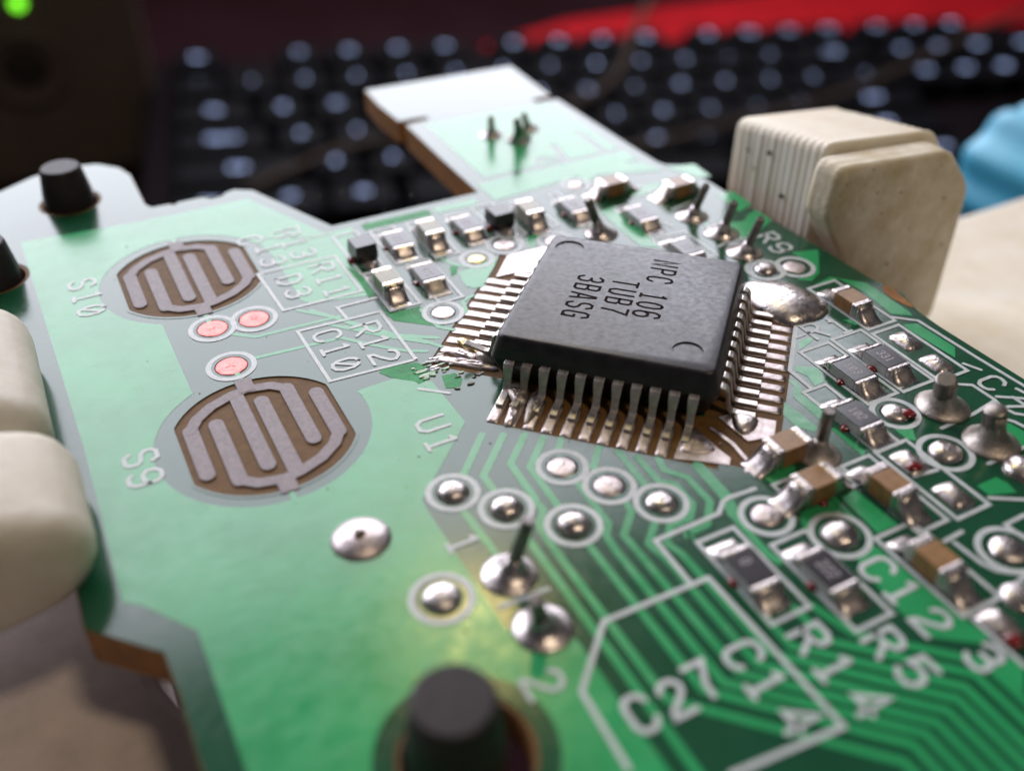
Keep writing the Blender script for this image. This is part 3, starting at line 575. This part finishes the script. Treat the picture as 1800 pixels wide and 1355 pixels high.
# messy rework at the near-left corner
for pts,h,m in (([(15.058,29.832),(15.988,29.658),(15.941,29.005),(15.422,28.317),(14.910,28.466),(14.958,28.914)],.35,'rough_tin'),([(14.866,28.666),(15.190,28.438),(14.644,27.681),(14.186,27.356),(13.949,27.591)],.22,'tin'),([(15.949,28.879),(16.554,28.808),(16.031,28.000),(15.531,27.562),(14.797,27.150),(14.825,27.473)],.24,'rough_tin'),
                ([(14.124,33.841),(14.826,33.338),(15.054,32.674),(14.776,32.416),(13.980,33.437)],.10,'tin'),([(13.515,33.341),(14.122,32.823),(15.411,31.819),(15.561,31.347),(15.249,31.185),(13.476,32.827)],.12,'tin'),([(15.054,32.674),(15.569,32.609),(15.852,31.922),(15.552,31.482),(15.007,32.096)],.4,'rough_tin'),
                ([(14.793,34.191),(15.169,34.066),(15.515,32.979),(15.106,32.782),(14.815,33.481)],.22,'gold')): blobpoly(pts, h, m, .5, .05)
rng = random.Random(3)
for nm,m,cnt,src in (('mask_flakes','flake',14,(12.790,32.384)),('solder_crumbs','tin',9,(12.899,33.061)),('pale_scrapings','silk',9,(13.147,32.768)),('burnt_crumbs','dirt',6,(14.069,31.096))):
    b = MB()
    for i in range(cnt):
        x = src[0]+rng.gauss(0,.55); y = src[1]+rng.gauss(0,.35); s_ = rng.uniform(.03,.15); a = rng.uniform(0,6.3); q = []
        for k in range(5): t = a+2*math.pi*k/5; q.append((x+s_*rng.uniform(.4,1.3)*math.cos(t)*2.2, y+s_*rng.uniform(.3,1.0)*math.sin(t)))
        zt_ = rng.uniform(.07,.09); b.loft([[(px_,py_,.05) for px_,py_ in q],[(px_+.03,py_+.02,zt_+rng.uniform(0,.03)) for px_,py_ in q]])
    o = b.build(nm, m, BOARD); o['kind'] = 'stuff'
b = MB()
for i in range(130):
    px_ = rng.uniform(1,34); py_ = rng.uniform(16,52); s_ = rng.choice((.015,.02,.025,.03,.05)); b.prism(circ((px_,py_),s_,5,jit=s_*.4), .045, .06+s_*.2)
o = b.build('dust_specks','dirt',BOARD); o['kind'] = 'stuff'
# ================================================================== pegs
def peg(c, r0, r1, h, label, lean=(0,0), n=12, zb=-4):
    b = MB(); prof = [(r0*1.0,zb),(r0,h*.30),(r0*.98,h*.36),(r1*1.04,h*.96),(r1*.97,h)]
    rings = [[(c[0]+lean[0]*max(0,z)/h+r*math.cos(2*math.pi*i/n), c[1]+lean[1]*max(0,z)/h+r*math.sin(2*math.pi*i/n), z) for i in range(n)] for r,z in prof]
    b.loft(rings); o = b.build('plastic_peg','peg',None,auto=True,bevel=.05); return tag(o, label, 'peg', 'black plastic pegs poking up through the board')
peg(HOLE_L, 1.38, 1.08, 2.3, 'black faceted plastic peg standing in the hole of the far board ear')
peg((HOLE_B[0]-.38,HOLE_B[1]-.1), 1.5, 1.2, 3.2, 'large blurred black peg nearest the camera at the bottom edge', n=28)
peg((-4.053,50.201), 1.3, 1.05, 2.2, 'black peg cut off by the left edge of the picture', n=12)

# ================================================================== cream printed clamp
def layered(profile, y0, y1, step, m, dx=0, dz=0, jitter=.035, gr=.045):
    # stack of printed layers: every layer bulges a little, leaving fine grooves
    b = MB(); n = max(2,round((y1-y0)/step)); rings = []
    cx = sum(p[0] for p in profile)/len(profile); cz = sum(p[1] for p in profile)/len(profile)
    for k in range(n):
        j = random.uniform(-jitter,jitter)
        for t,s in ((.05,gr),(.28,.01),(.5,0),(.72,.01),(.95,gr)):
            yy = y0+(k+t)*(y1-y0)/n; e = s
            if k == 0 and t < .5: e = s+.25*(1-t*2)
            if k == n-1 and t > .5: e = s+.25*(t*2-1)
            ring = []
            for x,z in profile:
                d = Vector((x-cx,z-cz)); L = d.length; d = d*((L-e)/L); ring.append((cx+d.x+j+dx*(k/n), yy, cz+d.y+j*.6+dz*(k/n)))
            rings.append(ring)
    b.loft(rings); return b
def rounded(poly, r=.6, n=3):
    out = []
    for i in range(len(poly)):
        a = Vector(poly[i-1]); b_ = Vector(poly[i]); c = Vector(poly[(i+1)%len(poly)]); p = b_+(a-b_).normalized()*min(r,(a-b_).length*.45); q = b_+(c-b_).normalized()*min(r,(c-b_).length*.45)
        for k in range(n+1): t = k/n; out.append(tuple(p*(1-t)**2+b_*2*t*(1-t)+q*t*t))
    return out
JR = empty('clamp_jaw', (40,37,0)); tag(JR, 'cream printed clamp jaw with layer lines gripping the right board edge', 'clamp jaw', 'cream printed clamp jaws')
front = rounded([(36.0,1.7),(36.3,4.6),(44.6,3.9),(47.0,1.3),(47.2,-8),(43,-8),(38.2,-1.6)], .7)
back = rounded([(37.1,-1.5),(37.1,5.0),(45.3,4.2),(47.4,1.5),(47.4,-8),(43,-8)], .7)
def local(o, p): 
    for v in o.data.vertices: v.co -= p.location
    o.parent = p
o = layered(front, 32.9, 34.9, .65, 'pla', jitter=.012, gr=.025).build('jaw_lip', 'pla_dirty', None, auto=False, smooth=True); local(o, JR)
o = layered(back, 34.92, 42.6, .55, 'pla', dz=-1.25, jitter=.03, gr=.06).build('jaw_block', 'pla', None, smooth=True); local(o, JR)
b = MB()
for (x,z) in ((36.9,3.6),(38.6,4.1),(41.2,2.2),(43.9,3.2),(45.6,3.6),(40.1,1.2),(42.7,-.4),(44.9,1.0),(39.3,2.6),(45.9,-2.2),(41.6,-2.4),(43.5,-4.0)):
    q = circ((x,z),random.choice((.03,.04,.05,.08)),6,jit=.025); b.loft([[(px_,32.93,pz_) for px_,pz_ in q],[(px_,32.86,pz_) for px_,pz_ in q]])
for (y,z) in ((41.0,2.4),(40.2,1.5),(39.2,2.9),(37.6,.9)):
    q = circ((y,z),random.choice((.05,.07,.12)),6,jit=.05); b.loft([[(37.1,py_,pz_) for py_,pz_ in q],[(36.94,py_,pz_) for py_,pz_ in q]])
o = b.build('grime_specks','dirt'); o['kind'] = 'stuff'; local(o, JR)
# body of the clamp on the right: shallow dome showing its printed contour steps
CB = empty('printed_clamp', (70,15,-10)); tag(CB, 'wide cream clamp with curved layer lines behind the right board edge', 'clamp')
b = MB(); b.prism(rounded([(39.5,-40),(120,-40),(120,38),(104,45),(44,44.6),(39.5,40)],3,5), -24, -10); o = b.build('frame_plate','pla',None,bevel=.6); local(o, CB)
b = MB(); prof = [(19.0,-10.02)]
for k in range(22):
    r0 = 18.8-k*.62; z = -10+k*.13; prof += [(r0,z),(r0-.10,z+.10),(r0-.55,z+.13)]
b.lathe(prof, (45.5,20), 110); o = b.build('pivot_boss','pla',None,auto=True); local(o, CB)
# jaw on the left, out of focus
JL = empty('clamp_jaw', (-8,33,0)); tag(JL, 'blurred cream clamp jaw gripping the left board edge', 'clamp jaw', 'cream printed clamp jaws')
pa = rounded([(-4.2,-3),(-2.75,.5),(-2.7,2.5),(-3.9,3.6),(-16,4.4),(-16,-3)], .9)
pb = rounded([(-5.6,-1.2),(-2.9,-.4),(-1.95,1.1),(-2.5,2.9),(-4.4,3.7),(-16,4.2),(-16,-1.2)], .9)
def soft(profile, y0, y1, r):
    b = MB(); cx = sum(p[0] for p in profile)/len(profile); cz = sum(p[1] for p in profile)/len(profile); rings = []
    ys = [(y0+r*(1-math.cos(t)), r*(1-math.sin(t))) for t in [R_(8+82*i/7) for i in range(8)]]+[(y1-r*(1-math.cos(t)), r*(1-math.sin(t))) for t in [R_(90-82*i/7) for i in range(8)]]
    for y,e in ys: rings.append([(cx+(x-cx)*(1-e/abs(Vector((x-cx,z-cz)).length)), y, cz+(z-cz)*(1-e/abs(Vector((x-cx,z-cz)).length))) for x,z in profile])
    b.loft(rings); return b
o = soft(pa, 33.0, 42.3, 1.5).build('jaw_block','pla_shade',None,smooth=True); local(o, JL)
o = soft(pb, 26.2, 32.6, 1.3).build('jaw_lip','pla_shade',None,smooth=True); local(o, JL)
b = MB(); b.prism(rounded([(-60,-25),(3.5,-25),(3.5,20),(-2,27),(-2,46),(-60,46)],2), -22, -7.5); o = b.build('holder_foot','shadebase',None,bevel=.6); tag(o, 'cream holder foot, shade put into its colour, below the near left board edge', 'holder foot')
# blue lobed knob
b = MB(); n = 90; rings = []
c0 = Vector((96.5,59.5,-21))
for r,y in ((.86,-6),(.97,-5),(1,-3.5),(1,3.5),(.97,5),(.86,6)):
    rings.append([(c0.x+r*(7.6+.5*math.cos(9*2*math.pi*i/n+1))*math.cos(2*math.pi*i/n), c0.y+y, c0.z+r*(7.6+.5*math.cos(9*2*math.pi*i/n+1))*math.sin(2*math.pi*i/n)) for i in range(n)])
b.loft(rings); o = b.build('lobed_knob','blue',None,auto=True); tag(o, 'out of focus sky blue plastic knob behind the right clamp', 'knob')

# ================================================================== desk, mat, keyboard, speaker
KM = Matrix([[0.972913, 0.231135, 0.004203, 201.08], [-0.228274, 0.963423, -0.140382, 344.76], [-0.036497, 0.13562, 0.990088, -101.58], [0.0, 0.0, 0.0, 1.0]])
def kb_point(x,y,z): return KM @ Vector((x,y,z))
b = MB(); b.prism([(-1500,-900),(1500,-900),(1500,1500),(-1500,1500)], -60, -40); desk = b.build('desk','desk'); desk.matrix_world = KM; tag(desk,'desk top under everything, the shade on its red put into the colour','desk',kind='structure')
b = MB(); b.prism([(-13.0, 75.7), (37.6, 99.4), (124.2, 116.2), (362.2, 167.9), (589.4, 164.2), (414.3, -74.8), (-7.5, -11.2)], -39.9, -37); o = b.build('desk_mat','matred'); o.matrix_world = KM; tag(o,'lit part of the red mat behind the right half of the keyboard','desk mat')  # outline follows the shade edge, so only the lit part is red
KB = empty('keyboard'); KB.matrix_world = KM; tag(KB,'black backlit keyboard out of focus behind the circuit board','keyboard')
U = 19.05
b = MB(); b.prism(rounded([(-8.6*U,-6.0*U),(15.2*U,-6.0*U),(15.2*U,.85*U),(-8.6*U,.85*U)],6), -36.8, -9); b.build('case','kbcase',KB,bevel=2)
rows = [0,-1.1,-2.15,-3.15,-4.15,-5.15]
ROW = [
 [('Esc',.5,1),('F1',2.5,1),('F2',3.5,1),('F3',4.5,1),('F4',5.5,1),('F5',7,1),('F6',8,1),('F7',9,1),('F8',10,1),('F9',11.5,1),('F10',12.5,1),('F11',13.5,1),('F12',14.5,1),('Prt',15.75,1),('Scr',16.75,1),('Brk',17.75,1)],
 [('`',.5,1)]+[(c,1.5+i,1) for i,c in enumerate('1234567890-=')]+[('<- Bk',14,2),('Ins',15.75,1),('Hm',16.75,1),('PgU',17.75,1),('Num',19,1),('/',20,1),('*',21,1)],
 [('Tab',.75,1.5)]+[(c,2+i,1) for i,c in enumerate('QWERTYUIOP[]')]+[('\\',14.25,1.5),('Del',15.75,1),('End',16.75,1),('PgD',17.75,1),('7',19,1),('8',20,1),('9',21,1)],
 [('Caps Lk',.875,1.75)]+[(c,2.25+i,1) for i,c in enumerate("ASDFGHJKL;'")]+[('Enter',13.9,2.25),('4',19,1),('5',20,1),('6',21,1)],
 [('Shift',1.1,2.25)]+[(c,2.75+i,1) for i,c in enumerate('ZXCVBNM,./')]+[('Shift',13.6,2.75),('^',16.75,1),('1',19,1),('2',20,1),('3',21,1)],
 [('Ctrl',.6,1.25),('W',1.9,1.25),('Alt',3.1,1.25),('',6.9,6.2),('Alt',10.6,1.25),('Fn',11.9,1.25),('Ctrl',14.3,1.25),('<',15.75,1),('v',16.75,1),('>',17.75,1)],
]
def key_mesh(wd):
    b = MB(); rr = []
    for k,z in ((1.0,-9.5),(.97,-4),(.82,-.9),(.78,-.35),(.72,-.12)):
        hx = wd*U/2-.55-(1-k)*8; hy = U/2-.55-(1-k)*8; r = 2.0
        ring = []
        for cx_,cy_,a0 in ((hx-r,hy-r,0),(-hx+r,hy-r,90),(-hx+r,-hy+r,180),(hx-r,-hy+r,270)):
            for i in range(4): t = R_(a0+30*i); ring.append((cx_+r*math.cos(t), cy_+r*math.sin(t), z))
        rr.append(ring)
    b.loft(rr); me = b.mesh('key'); me.materials.append(MT['keycap']); 
    return me
KMESH = {}; LMESH = {}
def legend_mesh(s, h):
    if (s,h) in LMESH: return LMESH[(s,h)]
    cu = bpy.data.curves.new('legend','FONT'); cu.body = s; cu.size = h; cu.align_x = 'CENTER'; cu.align_y = 'CENTER'; cu.extrude = .04; cu.resolution_u = 2
    t = bpy.data.objects.new('tmp', cu); COL.objects.link(t); dg = bpy.context.evaluated_depsgraph_get(); dg.update()
    me = bpy.data.meshes.new_from_object(t.evaluated_get(dg)); bpy.data.objects.remove(t, do_unlink=True); me.materials.clear(); me.materials.append(MT['legend']); LMESH[(s,h)] = me; return me
for ri,row in enumerate(ROW):
    for s,x,wd in row:
        if wd not in KMESH: KMESH[wd] = key_mesh(wd)
        k = link('key', KMESH[wd], None, KB); k.location = ((x-8)*U, rows[ri]*U-.8, 0)
        if s:
            g = link('key_legend', legend_mesh(s, 3.6 if len(s) < 3 else 3.3), None, k); g.location = (0,.8,.02)
# speaker on the desk at the far left
def on_desk(p): return KM.inverted() @ Vector(p)
SP = empty('speaker'); SP.matrix_world = KM @ Matrix.Translation(Vector((-159.46, -6.88, -39.9))) @ Matrix.Rotation(R_(10.3),4,'Z'); tag(SP,'dark speaker box with a green light at the upper left','speaker')
b = MB(); b.loft([[(x,y,z) for x,z in rounded([(-90,.2),(0,.2),(0,130),(-90,130)],8,5)] for y in (0,80)]); b.build('cabinet','speaker',SP,bevel=2.5)
def disc(c, prof, name, m):
    b = MB(); b.loft([[(c[0]+r*math.cos(2*math.pi*i/40), y, c[1]+r*math.sin(2*math.pi*i/40)) for i in range(40)] for r,y in prof]); return b.build(name, m, SP, auto=True)
disc((-41.5,45.5),[(14,-.2),(14,-1.6),(12,-2.2),(11.3,-.3)],'driver_ring','speaker'); disc((-41.5,45.5),[(11.2,-.25),(4.5,-.35),(4,-1.2),(.5,-1.5)],'driver_cone','cone')
disc((-38,68.2),[(2.1,-.2),(1.9,-1.2),(.5,-1.8)],'power_light','led')
# thin cables lying across the keyboard
def cable(pts, r, label):
    cu = []
    P = [kb_point(*p) for p in pts]
    for i in range(len(P)-1):
        a = P[max(0,i-1)]; b_ = P[i]; c = P[i+1]; d = P[min(len(P)-1,i+2)]
        for k in range(8):
            t = k/8; cu.append(.5*((2*b_)+(c-a)*t+(2*a-5*b_+4*c-d)*t*t+(3*b_-a-3*c+d)*t**3))
    cu.append(P[-1]); b = MB(); b.tube(cu, r, 8); o = b.build('cable','cable',None,smooth=True); return tag(o, label, 'cable', 'brown cables lying over the keyboard')
cable([(-130,-96,2),(-95,-76,3),(-60,-70,3),(-20,-62,3),(10,-40,3),(30,-5,3),(55,40,2),(80,110,-30)], 1.2, 'thin brown cable curving over the keyboard behind the board tab')
cable([(-30,-98,3),(40,-78,3),(100,-60,3),(160,-30,3),(220,0,3),(300,30,0)], 1.2, 'thin brown cable running up to the right over the keyboard')
